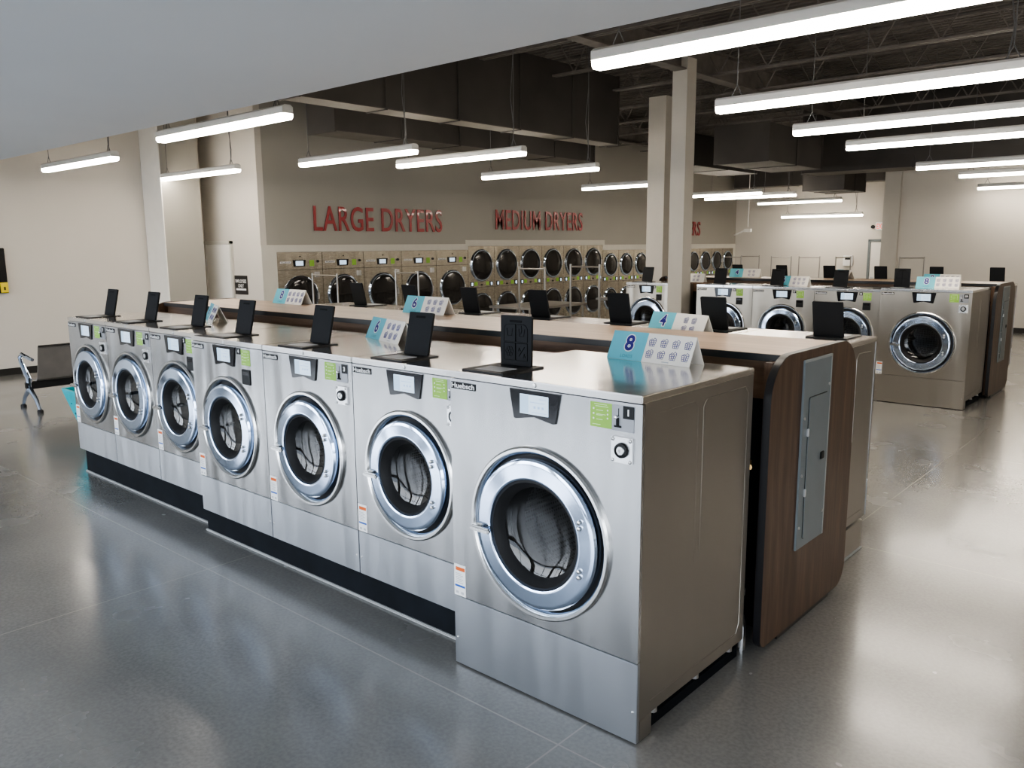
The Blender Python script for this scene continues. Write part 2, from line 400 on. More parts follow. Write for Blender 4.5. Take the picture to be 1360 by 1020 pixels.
    obj('tray_label', BM(box, x0 + .05, x1 - .05, y0 + .04, y0 + .15, H + .006, H + .0085, .001), 'grey_print', tr)
    ld = obj('dispenser_lid', BM(prism, rrect(0, .19, 0, .235, .008, 3), lambda a, b, q: (a, q, b), .014), 'lid', t)
    ld.location = (lid_x, lid_y, H + .006); ld.rotation_euler = (-lean, 0, 0)
    obj('lid_slot', BM(prism, rrect(.058, .132, .203, .215, .004, 3), lambda a, b, q: (a, -.0015 + q, b), .002), 'lid_mark', ld)
    bm = bmesh.new()
    def fr(L, r=.0016): tube(bm, [(a, -.0008, b) for a, b in L], r, 4)
    for i in (0, 1):
        for j in (0, 1):
            q = rrect(.022 + .075 * i, .093 + .075 * i, .025 + .088 * j, .107 + .088 * j, (.004, .004, .03 if (i, j) == (1, 1) else .004, .03 if (i, j) == (0, 1) else .004), 4); fr(q + q[:1])
    for i in (0, 1): fr([(.040 + .075 * i, .175), (.045 + .075 * i, .140), (.070 + .075 * i, .140), (.076 + .075 * i, .175)])
    fr([(.130, .190), (.132, .165), (.126, .150)])
    for k in range(6): 
        a = k * pi / 3; fr([(.0575 + .016 * cos(a) + .009 * cos(b), .066 + .016 * sin(a) + .009 * sin(b)) for b in [2 * pi * i / 8 for i in range(9)]], .0012)
    fr([(.115, .045), (.150, .090)]); fr([(.118, .086), (.126, .070), (.112, .070), (.118, .086)]); fr([(.148, .058), (.156, .04), (.142, .04), (.148, .058)])
    if floor_stand: obj('lid_relief', bm, 'lid_mark', ld)
    else: bm.free()
    if floor_stand:
        for s in (-1, 1):
            rail = bmesh.new(); a = h - .03
            prism(rail, [(s * x, z) for x, z in ((a, 0), (a, .05), (a - .035, .055), (a - .035, zc + .002), (a - .05, zc + .002), (a - .05, .055), (a - .07, .055), (a - .07, 0))], lambda x, z, q: (x, .05 + q, z), D - .05)
            br = obj('base_rail', rail, 'base_black', t)
            for y in (.19, .55, .88): obj('anchor_bolt', BM(lathe, [(.012, 0), (.012, .018), (.02, .018), (.02, .0)][::-1] + [(.011, 0), (.011, .03), (.001, .032)], 10, (s * (h - .042), y, .055), 'Z'), 'bolt', br)
    t['W'] = W
    del t['W']
    return t, dict(h=h, zp=zp)
def green_sticker(t, x, zp):
    g = obj('instruction_sticker', BM(box, x, x + .104, -.0015, .001, zp - .108, zp - .008, .0005), 'green', t)
    bm = bmesh.new()
    for i in range(3):
        bm2 = bmesh.new(); lathe(bm2, [(.004, -.0022), (.0001, -.0024)], 10, (x + .017, 0, zp - .034 - .020 * i)); add(bm, bm2)
        bm2 = bmesh.new(); lathe(bm2, [(.0035, -.0022), (.0001, -.0024)], 10, (x + .084, 0, zp - .036 - .016 * i)); add(bm, bm2)
    obj('dot_print', bm, 'white', g)
    bm = bmesh.new()
    for z, a, b in ((.014, .02, .08), (.022, .026, .086), (.038, .03, .062), (.054, .03, .075), (.058, .03, .06), (.075, .03, .06), (.096, .012, .05)): box(bm, x + a, x + b, -.0024, -.0012, zp - z - .0022, zp - z)
    obj('pale_print', bm, 'green_pale', g)
def coin_set(t, x, zp, num=None):
    c = obj('coin_plate', BM(box, x, x + .102, -.003, .001, zp - .110, zp - .008, .001), 'grey_plate', t)
    obj('coin_slot', BM(box, x + .030, x + .034, -.0040, -.002, zp - .052, zp - .02, .0005), 'black', c)
    bm = bmesh.new(); box(bm, x + .024, x + .034, -.012, -.002, zp - .092, zp - .056, .002); box(bm, x + .012, x + .046, -.008, -.002, zp - .096, zp - .088, .002)
    obj('reject_lever', bm, 'black', c)
    obj('lever_knob', BM(lathe, [(.001, -.018), (.007, -.016), (.009, -.008), (.007, -.002)], 14, (x + .024, 0, zp - .056)), 'silver_plate', c)
    if num:
        b = obj('number_tag', BM(box, x + .052, x + .102, -.0042, -.0022, zp - .058, zp - .008, .0005), 'black', c)
        obj('number', to_front(text_bm(num, offset=.05, h=.026), x + .077, -.0048, zp - .033), 'white', b)
    lock_plate(t, x, zp)
def lock_plate(t, x, zp):
    L = obj('lock_plate', BM(box, x + .003, x + .102, -.012, .001, zp - .234, zp - .132, .002), 'silver_plate', t)
    cx, cz = x + .055, zp - .182
    obj('lock_ring', BM(lathe, [(.031, -.012), (.029, -.024), (.021, -.026), (.019, -.014)], 28, (cx, 0, cz)), 'black', L)
    obj('lock_cylinder', BM(lathe, [(.019, -.013), (.019, -.024), (.016, -.027), (.006, -.027), (.005, -.022), (.001, -.022)], 24, (cx, 0, cz)), 'bolt', L)
    for a in (-1, 1):
        for b in (-1, 1): obj('plate_bolt', BM(lathe, [(.001, -.018), (.006, -.016), (.008, -.012)], 10, (x + .0525 + a * .040, 0, zp - .183 + b * .042)), 'bolt', L)
def reader_set(t, gx, zp, num):
    b = obj('number_tag', BM(box, gx - .050, gx - .006, -.0025, .001, zp - .042, zp - .002, .0005), 'black', t)
    obj('number', to_front(text_bm(num, offset=.03, h=.024), gx - .028, -.0032, zp - .022), 'white', b)
    c = obj('card_reader', BM(box, gx, gx + .100, -.006, .001, zp - .232, zp - .134, .003), 'black', t)
    obj('reader_window', BM(box, gx + .015, gx + .085, -.0072, -.0055, zp - .170, zp - .146, .001), 'gloss_black', c)

G1 = 'washers along the front of the near island'
BIG, bi = make_washer(1.0465, .9534, 1.45, .785, .386, .332, .242, .356, -.452, .272, rad(1), True, 'x')
S6, si = make_washer(.8878, .83, 1.4228 - .185, .84 - .185, .345, .288, .205, .437 - .185, -.30, .25, rad(13), False, 'x')
S4, fi = make_washer(.7862, .755, 1.4225 - .233, .862 - .233, .345, .290, .202, .478 - .233, -.275, .27, rad(13), False, 'x')
for t, i, w in ((BIG, bi, 0), (S6, si, 0), (S4, fi, 0)): green_sticker(t, .277 if t is BIG else (.195 if t is S6 else .165), i['zp'])
first = {id(BIG): True, id(S6): True, id(S4): True}
def place(src, loc, rz, label, group):
    if first[id(src)] and rz == 0:
        first[id(src)] = False; src.location = loc; src['label'] = label; src['group'] = group; return src
    return dup(src, loc, rz, label, group)
# copies are taken first, so that the number plates added afterwards belong to one machine only
def row_front(ox, oy, spec, group):
    out = []
    for kind, x0, label in spec:
        src, W, y, z = {'8': (BIG, 1.0465, 0, 0), '6': (S6, .8878, .1218, .185), '4': (S4, .7862, .198, .233)}[kind]
        out.append(dup(src, (ox + x0 + W / 2, oy + y, z), 0, label, group))
    return out
x6 = -1.0465
R1 = row_front(0, 0, [('8', -1.0465, 'big stainless washing machine with number 1 at the near right corner of the island'),
    ('6', x6 - .8878, 'stainless washing machine in the front row just left of machine number 1'),
    ('6', x6 - 2 * .8878, 'stainless washing machine with number 3 in the front row'),
    ('6', x6 - 3 * .8878, 'stainless washing machine with number 4 in the front row'),
    ('4', -3.71 - .7862, 'smaller stainless washing machine just left of machine number 4'),
    ('4', -3.71 - 2 * .7862, 'smaller stainless washing machine second from the far left end of the front row'),
    ('4', -3.71 - 3 * .7862, 'smaller stainless washing machine at the far left end of the front row')], G1)
coin_set(R1[0], .382, bi['zp'], '1')
coin_set(R1[1], .302, si['zp'], '2'); coin_set(R1[2], .302, si['zp'], '3')
reader_set(R1[3], .195, si['zp'], '4')
reader_set(R1[4], .165, fi['zp'], '5')
coin_set(R1[5], .270, fi['zp'], '6'); coin_set(R1[6], .270, fi['zp'], '7')
X2, Y2 = -.6998, 8.285
R3 = row_front(X2, Y2, [('8', -1.0465, 'big stainless washing machine at the right corner of the rear island'),
    ('6', x6 - .8878, 'stainless washing machine in the rear island, next left of the big corner machine'),
    ('6', x6 - 2 * .8878, 'stainless washing machine in the rear island, third from its right corner'),
    ('6', x6 - 3 * .8878, 'stainless washing machine in the rear island just right of the near grey column'),
    ('4', -5.71 - X2, 'pale lit stainless washing machine in the rear island, left of the near grey column')], 'washers along the front of the rear island')
coin_set(R3[0], .382, bi['zp'], '19')
for k, n in ((1, '18'), (2, '17'), (3, '16')): reader_set(R3[k], .195, si['zp'], n)
reader_set(R3[4], .165, fi['zp'], '15')
ordinal = ['nearest', 'second', 'third', 'fourth', 'fifth', 'sixth', 'seventh']
Y2B = 2.87
R2 = [dup(S4, (-.06 - .7862 * (k + .5), Y2B, .233), pi, 'stainless washer behind the near counter, %s from its walnut end' % ordinal[k], 'washers along the back of the near island', skip=('instruction_sticker',)) for k in range(7)]
R4 = [dup(S4, (X2 - .04 - .80 * (k + .5), Y2 + 2.87, .233), pi, 'washer behind the rear counter, only its black lid showing, %s from the right' % ordinal[k], 'washers along the back of the rear island', skip=('instruction_sticker',)) for k in range(6)]
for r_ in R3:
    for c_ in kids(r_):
        for n_, m_ in (('front_panel', 'steel_warm_lit'), ('lower_panel', 'steel_warm_lit')):
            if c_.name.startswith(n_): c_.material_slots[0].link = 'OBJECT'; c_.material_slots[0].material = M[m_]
for t in (BIG, S6, S4):
    def rm(o):
        for c in [c for c in COL.objects if c.parent == o]: rm(c)
        bpy.data.objects.remove(o)
    rm(t)

# ------------------------------------------------------------------ plinths under the raised machines
def plinth(x0, x1, y0, y1, z1, label, m='base_black', rz=0):
    t = thing('machine_base', label, 'machine base', ((x0 + x1) / 2, (y0 + y1) / 2, 0))
    a, b = (x1 - x0) / 2, (y1 - y0) / 2
    obj('plinth', BM(box, -a, a, -b, b, .012, z1 - .001, .003), m, t)
    obj('caulk_line', BM(box, -a - .010, a + .010, -b - .012, b + .010, 0, .014, .004), 'caulk', t)
    return t
plinth(-3.755, -1.075, .170, .94, .185, 'black base under the middle machines of the front row')
plinth(-6.09, -3.78, .252, .94, .233, 'taller black base under the small machines at the far left of the front row')
plinth(-5.55, -.075, 2.13, 2.845, .205, 'steel clad base under the machines behind the near counter', 'steel_side')
plinth(X2 - 3.755, X2 - 1.075, Y2 + .17, Y2 + .94, .185, 'black base under the middle machines of the rear island')
plinth(-5.70, -4.93, Y2 + .25, Y2 + .94, .233, 'black base under the pale machine left of the near column')
plinth(X2 - 4.80, X2 - .07, Y2 + 2.13, Y2 + 2.80, .200, 'steel clad base under the machines behind the rear counter', 'steel_side')

# ------------------------------------------------------------------ counters with end panels
def counter(ox, oy, xl, label):
    t = thing('folding_counter', label, 'counter', (ox, oy, 0))
    obj('table_top', BM(box, xl, .012, 1.205, 1.95, 1.452, 1.482, .002), 'wood_top', t)
    bm = bmesh.new(); box(bm, xl, .012, 1.197, 1.206, 1.446, 1.4815, .002); box(bm, xl, .012, 1.949, 1.958, 1.446, 1.4815, .002)
    obj('edge_band', bm, 'edge', t)
    bm = bmesh.new(); box(bm, xl, .010, 1.235, 1.260, 1.25, 1.452, .001); box(bm, xl, .010, 1.90, 1.92, 1.25, 1.452, .001)
    obj('apron', bm, 'wood_apron', t)
    bm = bmesh.new(); box(bm, -.03, .010, 1.12, 1.235, .03, 1.452, .001); box(bm, -.03, .010, 1.92, 2.06, .03, 1.40, .001)
    obj('end_post', bm, 'wood_dark', t)
    obj('dark_void_board', BM(box, xl + .02, -.03, 1.30, 1.33, .0, 1.25, 0), 'base_black', t)  # added black sheet standing in for the counter's dark, shaded interior
    for x, nm in ((.012, 'end_panel'), (xl - .052, 'end_panel')):
        P = rrect(1.03, 2.165, .028, 1.482, (.06, .12, .22, .22), 10)
        e = obj(nm, BM(prism, P, lambda a, b, q, x=x: (x + q, a, b), .040), 'wood_dark', t)
        # black edge band round the rim
        bm = bmesh.new(); n = len(P); c = Vector((1.6, .75))
        Q = [tuple(Vector(p) + (Vector(p) - c).normalized() * .004) for p in P]
        r0 = [bm.verts.new((x + .001, a, b)) for a, b in Q]; r1 = [bm.verts.new((x + .0385, a, b)) for a, b in Q]
        i0 = [bm.verts.new((x + .001, a, b)) for a, b in P]; i1 = [bm.verts.new((x + .0385, a, b)) for a, b in P]
        for k in range(n):
            j = (k + 1) % n
            bm.faces.new((r0[k], r0[j], r1[j], r1[k])); bm.faces.new((r0[k], i0[k], i0[j], r0[j])); bm.faces.new((r1[k], r1[j], i1[j], i1[k]))
        obj('edge_band', bm, 'edge', e)
        obj('floor_foot', BM(box, x + .008, x + .032, 1.25, 1.95, 0, .03, 0), 'edge', e)
    return t
counter(0, 0, -6.33, 'long wood topped counter with walnut end panel running through the near island')
counter(X2, Y2, -4.90, 'long wood topped counter running through the rear island')
def elec(ox, oy, label):
    t = thing('electrical_panel', label, 'electrical panel', (ox + .052, oy + 1.57, .44))
    obj('cover', BM(box, 0, .012, -.183, .183, 0, 1.0, .003), 'elec', t)
    bm = bmesh.new()
    for a, b, c, d in ((-.183, .183, .985, 1.0), (.168, .183, 0, 1.0)): box(bm, .008, .0135, a, b, c, d, .002)
    obj('flange', bm, 'elec_edge', t)
    d = obj('door', BM(prism, rrect(-.11, .13, .05, .80, .012, 4), lambda a, b, q: (.010 + q, a, b), .008), 'elec', t)
    bm = bmesh.new(); q = rrect(-.112, .132, .048, .802, .014, 4); tube(bm, [(.0125, a, b) for a, b in q + q[:1]], .0022, 4)
    obj('door_gap', bm, 'black', d)
    obj('latch', BM(box, .016, .026, .062, .105, .445, .485, .003), 'black', d)
    for y, z in ((-.16, .70), (-.16, .12), (-.16, .40), (.15, .84), (.15, .14)): obj('cover_screw', BM(lathe, [(.008, .0), (.008, .004), (.001, .006)], 10, (.012, y, z), 'X'), 'bolt', t)
    for z in (.30, .62): obj('hinge', BM(box, .012, .022, -.122, -.108, z - .02, z + .02, .002), 'bolt', d)
elec(0, 0, 'tall grey electrical panel set in the walnut end of the near counter')
elec(X2, Y2, 'grey electrical panel set in the walnut end of the rear counter')
# plumbing seen in the gap behind machine 1
t = thing('water_hose', 'dark upright hose with a brass valve in the gap behind machine number 1', 'hose', (-.10, 1.08, 0))
bm = bmesh.new(); tube(bm, [(0, 0, 0), (0, 0, .5), (.02, .0, .9), (.01, .0, 1.15)], .016, 8); obj('hose', bm, 'pipe', t)
bm = bmesh.new(); tube(bm, [(.02, -.02, .955), (.05, -.06, .955), (.075, -.09, .96)], .014, 8); lathe(bm, [(.001, -.02), (.022, -.018), (.022, .012), (.001, .014)], 10, (.02, 0, .955), 'Z'); obj('brass_valve', bm, 'brass', t)
t = thing('drain_fitting', 'pale drain fitting low in the gap behind machine number 1', 'fitting', (-.05, 1.04, .0))
bm = bmesh.new(); tube(bm, [(0, 0, .0), (0, 0, .12), (-.01, .0, .17), (-.05, .0, .2)], .02, 8); obj('elbow', bm, 'bolt', t)
bm = bmesh.new(); lathe(bm, [(.001, .30), (.02, .30), (.022, .33), (.001, .335)], 10, (0, -.03, 0), 'Z'); tube(bm, [(0, -.03, .02), (0, -.03, .30)], .009, 6); obj('clamp', bm, 'bolt', t)

# ------------------------------------------------------------------ tent signs
def basket(bm, cx, cy, s, P):
    r = .0015
    def ln(L): tube(bm, [P(cx + a * s, cy + b * s, .0008) for a, b in L], r, 4)
    ln([(-.5, .22), (-.36, -.5), (.36, -.5), (.5, .22), (-.5, .22)])
    ln([(-.17, .22), (-.12, -.5)]); ln([(.17, .22), (.12, -.5)]); ln([(-.45, -.02), (.45, -.02)]); ln([(-.41, -.26), (.41, -.26)])
    ln([(-.42, .24), (-.2, .44), (0, .3), (.18, .56), (.42, .42), (.46, .24)])
def tent(num, x, y, z, rz, label, L=.50, Hh=.135, dp=.062):
    t = thing('tent_sign', label, 'sign', (x, y, z), rz, 'folded load signs standing on the machines and counters')
    th = .003; sl = math.hypot(Hh, dp)
    bm = bmesh.new()
    prism(bm, [(-dp, 0), (0, Hh), (dp, 0), (dp - th * 1.6, 0), (0, Hh - th * 2.6), (-dp + th * 1.6, 0)], lambda a, b, q: (-L / 2 + q, a, b), L)
    obj('folded_card', bm, 'white_card', t)
    uy, uz = dp / sl, Hh / sl
    for side in (1, -1):
        def P(u, v, w, s=side): return Vector((s * (u - L / 2), s * (-dp + v * uy - w * uz), v * uz + w * uy))
        bm = bmesh.new(); q = [(0, 0), (.44 * L, 0), (.44 * L, sl), (0, sl)]
        A = [bm.verts.new(P(a, b, .0005)) for a, b in q]; bm.faces.new(A)
        tp = obj('blue_panel', bm, 'teal_card', t, smooth=False)
        for nm, mt, off, w in (('digit_outline', 'white', .075, .0009), ('digit', 'navy', .03, .0014)):
            bm = text_bm(num, offset=off); k = .082 / .75
            for v in bm.verts: v.co = P(.24 * L + v.co.x * k, .60 * sl + v.co.y * k, w)
            obj(nm, bm, mt, tp, smooth=False)
        bm = text_bm('LOADS', w=.075, h=.016)
        for v in bm.verts: v.co = P(.24 * L + v.co.x, .14 * sl + v.co.y, .0009)
        obj('caption', bm, 'teal_dark', tp, smooth=False)
        n = int(num); cols = n // 2; bm = bmesh.new()
        for i in range(cols):
            for j in (0, 1): basket(bm, .44 * L + .56 * L * ((i + .5) / cols if cols == 4 else (.5 + (i - (cols - 1) / 2) * .25)), sl * (.30 + .40 * j), .040, P)
        obj('basket_print', bm, 'navy', t, smooth=False)
        bm = bmesh.new(); c = P(.72 * L, .07 * sl, 0); box(bm, -.02, .02, -.0005, .0005, -.002, .002)
        for v in bm.verts: v.co = P(.72 * L + v.co.x, .07 * sl + v.co.z, .0009 + v.co.y)
        obj('fine_print', bm, 'grey_print', t, smooth=False)
    return t
zA, zB, zW = 1.4505, 1.4233, 1.4825
tent('8', -.475, .84, zA, rad(-6), 'blue and white folded sign with a big 8, on top of machine number 1')
tent('6', -2.39, .775, zB, rad(-16), 'folded sign with a 6 tilted between two lids on the front row')
tent('6', -4.60, .80, zB, rad(-22), 'folded sign partly behind a black lid at the far left of the front row')
tent('4', -1.15, 2.26, zB, rad(-14), 'folded sign with a 4 just behind the near counter, above the 8 sign')
tent('6', -3.20, 1.86, zW, rad(-2), 'folded sign with a 6 standing on the far edge of the near counter')
tent('8', -5.10, 1.86, zW, rad(-2), 'folded sign with an 8 on the near counter, in front of the large dryers')
tent('8', X2 - .50, Y2 + .46, zA, rad(2), 'folded sign with an 8 on the big corner machine of the rear island')
tent('6', -3.12, Y2 + .55, zB, rad(-6), 'folded sign with six baskets beside a black lid on the rear island')
tent('4', -4.86, Y2 + .75, zB, rad(0), 'folded sign mostly hidden behind the near grey column')
tent('4', -4.35, Y2 + 1.60, zW, rad(5), 'small looking folded sign with a 4 on the rear counter')
tent('4', -2.83, Y2 + 1.75, zW, rad(-48), 'folded sign turned aside on the rear counter below the white wall box')
tent('8', -1.60, Y2 + 2.25, zB, rad(-4), 'folded white sign peeking out right behind the rear 8 sign')

# ------------------------------------------------------------------ room shell
XW, XD, YR = -13.12, -11.2, 5.32
YF, YB, YB2, XR, ZC = -5.6, 23.3, 18.6, 8.5, 5.25
struct('floor', BM(box, XW - .2, XR + .2, YF - .2, YB + .2, -.1, 0), 'floor')
struct('ceiling', BM(box, XW - .2, XR + .2, YF - .2, YB + .2, ZC, ZC + .1), 'deck')
struct('wall_left', BM(box, XW - .15, XW, YF, YR, 0, ZC), 'wall')
struct('wall_return', BM(box, XW - .15, XD, YR, YR + .12, 0, ZC), 'wall')
# dryer wall, with the dryers standing in front of its face inside a white surround
struct('wall_dryers', BM(box, XD - .9, XD - .75, YR + .12, YB, 0, ZC), 'wall_dryer')
YL0, YL1, YM1, YS1 = 5.62, 10.46, 15.60, 23.15
bm = bmesh.new()
for y0, y1, z in ((YR + .12, YL1, 1.925), (YL1, YM1, 2.005), (YM1, YB, 1.875)): box(bm, XD - .75, XD, y0, y1, z, ZC)
box(bm, XD - .75, XD, YR + .12, YL0 - .01, 0, 1.925)
struct('wall_bulkhead', bm, 'wall_dryer')
bm = bmesh.new(); T = .018
for y0, y1, z0, z1 in ((YR, YL0, 0, 2.05), (YL0, YL1 - .07, 1.925, 2.05), (YL1 - .07, YL1, 1.925, 2.135), (YL1, YM1, 2.005, 2.135), (YM1, YM1 + .07, 1.875, 2.135), (YM1 + .07, YS1, 1.875, 2.015), (YS1, YB, 0, 2.015)):
    box(bm, XD + .001, XD + T, y0 + .0005, y1 - .0005, z0, z1)
struct('trim_dryers', bm, 'trim')
struct('wall_back', BM(box, XD - .9, -4.98, YB, YB + .15, 0, ZC), 'wall')
struct('wall_back_right', BM(box, -4.98, XR, YB2, YB2 + .15, 0, ZC), 'wall')
struct('trim_pilaster', BM(box, -4.99, -4.62, YB2 - .10, YB2, 0, ZC), 'column')
struct('wall_jog', BM(box, -5.0, -4.9, YB2 + .15, YB, 0, ZC), 'wall')
struct('wall_right', BM(box, XR, XR + .15, YF, YB2, 0, ZC), 'wall')
struct('baseboard_left', BM(box, XW, XW + .015, YF, 4.2, 0, .11), 'baseboard')
struct('baseboard_back', BM(box, -4.62, XR, YB2 - .015, YB2, 0, .11), 'baseboard')
struct('baseboard_right', BM(box, XR - .015, XR, YF, YB2, 0, .11), 'baseboard')
struct('column_left', BM(box, XW, -12.43, 4.23, 4.93, 0, ZC), 'wall_dryer')
struct('column_daylit_face', BM(box, XW, -12.43, 4.215, 4.23, 0, ZC), 'door')  # added white sheet, daylight on the column's window side painted in
struct('column_near', BM(box, -4.926, -4.681, 8.44, 8.70, 0, 4.70), 'column')
struct('column_far', BM(box, -6.34, -6.0, 10.05, 10.40, 0, 4.52), 'column')
struct('ceiling_soffit', BM(box, XW, XR, YF, .36, 2.9, ZC), 'soffit')
# storefront behind the camera
bm = bmesh.new()
box(bm, XW, XR, YF - .15, YF, 0, .12); box(bm, XW, XR, YF - .15, YF, 2.75, ZC)
for x in (XW, -9.9, -6.8, -3.7, -.6, 2.5, 5.6, XR - .4): box(bm, x, x + .4, YF - .15, YF, .12, 2.75)
struct('wall_front', bm, 'wall')
k = 0
for x0 in (XW + .4, -9.5, -6.4, -3.3, -.2, 2.9, 6.0):
    x1 = x0 + 2.7 if x0 < 6 else XR - .4
    if x0 < -12: x1 = -9.9
    k += 1; bm = bmesh.new()
    for a, b, c, d in ((x0, x0 + .05, .12, 2.75), (x1 - .05, x1, .12, 2.75), ((x0 + x1) / 2 - .03, (x0 + x1) / 2 + .03, .12, 2.75), (x0, x1, .12, .2), (x0, x1, 2.67, 2.75), (x0, x1, 2.1, 2.15)): box(bm, a, b, YF - .10, YF - .04, c, d)
    struct('window_%d' % k, bm, 'mullion')
struct('ground', BM(box, -40, 40, -60, YF - .2, -.2, -.1), 'asphalt')
# employees door in the return wall
d = thing('door_1', '', ''); del d['label']; del d['category']; d['kind'] = 'structure'; d.location = (-12.60, YR, 0)
obj('door_leaf', BM(box, -.43, .43, -.035, -.005, .01, 2.07, .003), 'door', d)
bm = bmesh.new()
for a, b, c, e in ((-.49, -.435, 0, 2.13), (.435, .49, 0, 2.13), (-.49, .49, 2.075, 2.13)): box(bm, a, b, -.05, 0, c, e, .003)
obj('door_frame', bm, 'trim', d)
obj('door_hinge', BM(box, -.447, -.425, -.055, -.03, 1.66, 1.80, .003), 'bolt', d)
s = thing('wall_sign', 'black sign with white lettering reading EMPLOYEES ONLY beside the white door', 'sign', (-11.90, YR, 1.34))
obj('sign_board', BM(box, -.215, .215, -.012, 0, -.17, .17, .003), 'sign_black', s)
bm = text_bm('EMPLOYEES', offset=.02, w=.36, h=.062); bm = to_front(bm, 0, -.014, .07); add(bm, to_front(text_bm('ONLY', offset=.02, w=.19, h=.062), 0, -.014, -.012))
for i, w in enumerate((.33,)): add(bm, BM(box, -w / 2, w / 2, -.0145, -.0125, -.095, -.062))
obj('lettering', bm, 'white', s, smooth=False)
# back door and exit sign
d = thing('door_2', '', ''); del d['label']; del d['category']; d['kind'] = 'structure'; d.location = (-6.35, YB, 0)
obj('door_leaf', BM(box, -.42, .5, -.03, -.005, .01, 2.03, .003), 'door', d)
bm = bmesh.new()
for a, b, c, e in ((-.50, -.43, 0, 2.12), (.5, .57, 0, 2.12), (-.50, .57, 2.05, 2.12)): box(bm, a, b, -.05, 0, c, e, .003)
obj('door_frame', bm, 'elec', d)
obj('door_handle', BM(box, -.38, -.28, -.07, -.03, .95, 1.0, .006), 'bolt', d)
s = thing('exit_sign', 'small red exit sign on the back wall above the grey framed door', 'sign', (-6.50, YB - .02, 2.50))
obj('sign_box', BM(box, -.16, .16, -.05, .02, -.12, .12, .006), 'white', s)
obj('lettering', to_front(text_bm('EXIT', offset=.02, w=.26, h=.15), 0, -.052, 0), 'exit', s, smooth=False)
obj('emergency_lamp', BM(lathe, [(.001, -.09), (.05, -.08), (.055, -.02), (.03, .02)], 14, (-.24, 0, -.01)), 'black', s)
b = thing('wall_box', 'white wall mounted box with a dark display on the back wall', 'wall box', (-7.42, YB, 1.48))
obj('case', BM(box, -.14, .14, -.08, 0, -.16, .16, .01), 'white', b)
obj('display', BM(box, -.08, .08, -.085, -.078, .03, .10, .004), 'black', b)
cam = thing('ceiling_camera', 'small pale bracket hanging from a thin rod near the back left corner', 'camera', (-9.9, 21.5, 2.42))
bm = bmesh.new(); tube(bm, [(0, 0, .1), (0, 0, ZC - 2.42)], .012, 6); obj('rod', bm, 'housing', cam)
bm = bmesh.new(); box(bm, -.12, .12, -.05, .05, -.05, .05, .015); tube(bm, [(-.1, 0, 0), (-.45, 0, -.14)], .02, 6); obj('body', bm, 'housing', cam)

# ------------------------------------------------------------------ ceiling steel and ducts
def joist(y, z0=4.55, z1=5.22):
    bm = bmesh.new(); x0, x1 = XW, XR
    for z in (z0, z1 - .04):
        for s in (-.035, .035): box(bm, x0, x1, y + s - .02, y + s + .02, z, z + .03)
    n = int((x1 - x0) / .75); 
    for k in range(n):
        a = x0 + (x1 - x0) * k / n; b = x0 + (x1 - x0) * (k + 1) / n; m = (a + b) / 2
        tube(bm, [(a, y, z0 + .02), (m, y, z1 - .02), (b, y, z0 + .02)], .013, 5)
    struct('ceiling_joist', bm, 'joist')
for k in range(14): joist(1.2 + 1.62 * k)
for x in (-10.2, -4.80, .9):
    bm = bmesh.new(); box(bm, x - .10, x + .10, .4, YB, 4.52, 4.545); box(bm, x - .012, x + .012, .4, YB, 4.545, 4.9); box(bm, x - .10, x + .10, .4, YB, 4.9, 4.925)
    struct('ceiling_beam', bm, 'joist')
bm = bmesh.new()
for k in range(140):
    y = .5 + k * .16
    box(bm, XW, XR, y, y + .07, ZC - .03, ZC + .01)
struct('ceiling_ribs', bm, 'deck')
def duct(x0, x1, y0, y1, z0, z1, along, label, step=1.25):
    t = thing('air_duct', label, 'duct', ((x0 + x1) / 2, (y0 + y1) / 2, z0), 0)
    a, b, h = (x1 - x0) / 2, (y1 - y0) / 2, z1 - z0
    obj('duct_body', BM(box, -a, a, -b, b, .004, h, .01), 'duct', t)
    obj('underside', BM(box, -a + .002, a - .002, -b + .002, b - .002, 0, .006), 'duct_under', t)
    n = max(2, int((b if along == 'y' else a) * 2 / step)); L = (b if along == 'y' else a)
    for k in range(n + 1):
        c = -L + 2 * L * k / n
        bm = bmesh.new()
        if along == 'y': box(bm, -a - .015, a + .015, c - .012, c + .012, -.012, h + .012)
        else: box(bm, c - .012, c + .012, -b - .015, b + .015, -.012, h + .012)
        obj('flange', bm, 'duct', t)
    for c in (-L * .8, L * .8):
        for s in (-1, 1):
            p = (s * a * .9, c) if along == 'y' else (c, s * b * .9)
            obj('hanger_rod', BM(tube, [(*p, h), (*p, ZC - z0)], .006, 5), 'joist', t)
    return t
duct(-6.92, -6.55, .5, 9.42, 3.70, 4.80, 'y', 'long dark air duct with a pale underside running over the near island')
duct(-9.75, -9.05, 5.4, 12.2, 3.78, 4.4, 'y', 'dark air duct high in front of the dryer wall, behind the long pale bottomed one')
duct(-8.2, -7.2, 13.2, 16.2, 3.65, 4.3, 'y', 'short dark duct section beyond the far grey column')
duct(-6.3, -5.2, 12.4, 15.0, 3.55, 4.25, 'y', 'boxy dark duct hanging right of the near grey column')
duct(-6.75, -5.75, 17.9, 19.4, 3.30, 4.9, 'y', 'short dark duct end above the lights near the back wall')
duct(-6.2, 8.3, 16.4, 17.3, 3.60, 5.2, 'x', 'long dark bulkhead duct along the top of the right back wall', 2.2)

duct(-11.0, -5.2, 22.72, 23.2, 3.80, 5.2, 'x', 'added dark box for the shade along the top of the far back wall', 1.9)  # extra box added to darken the wall top where shade falls
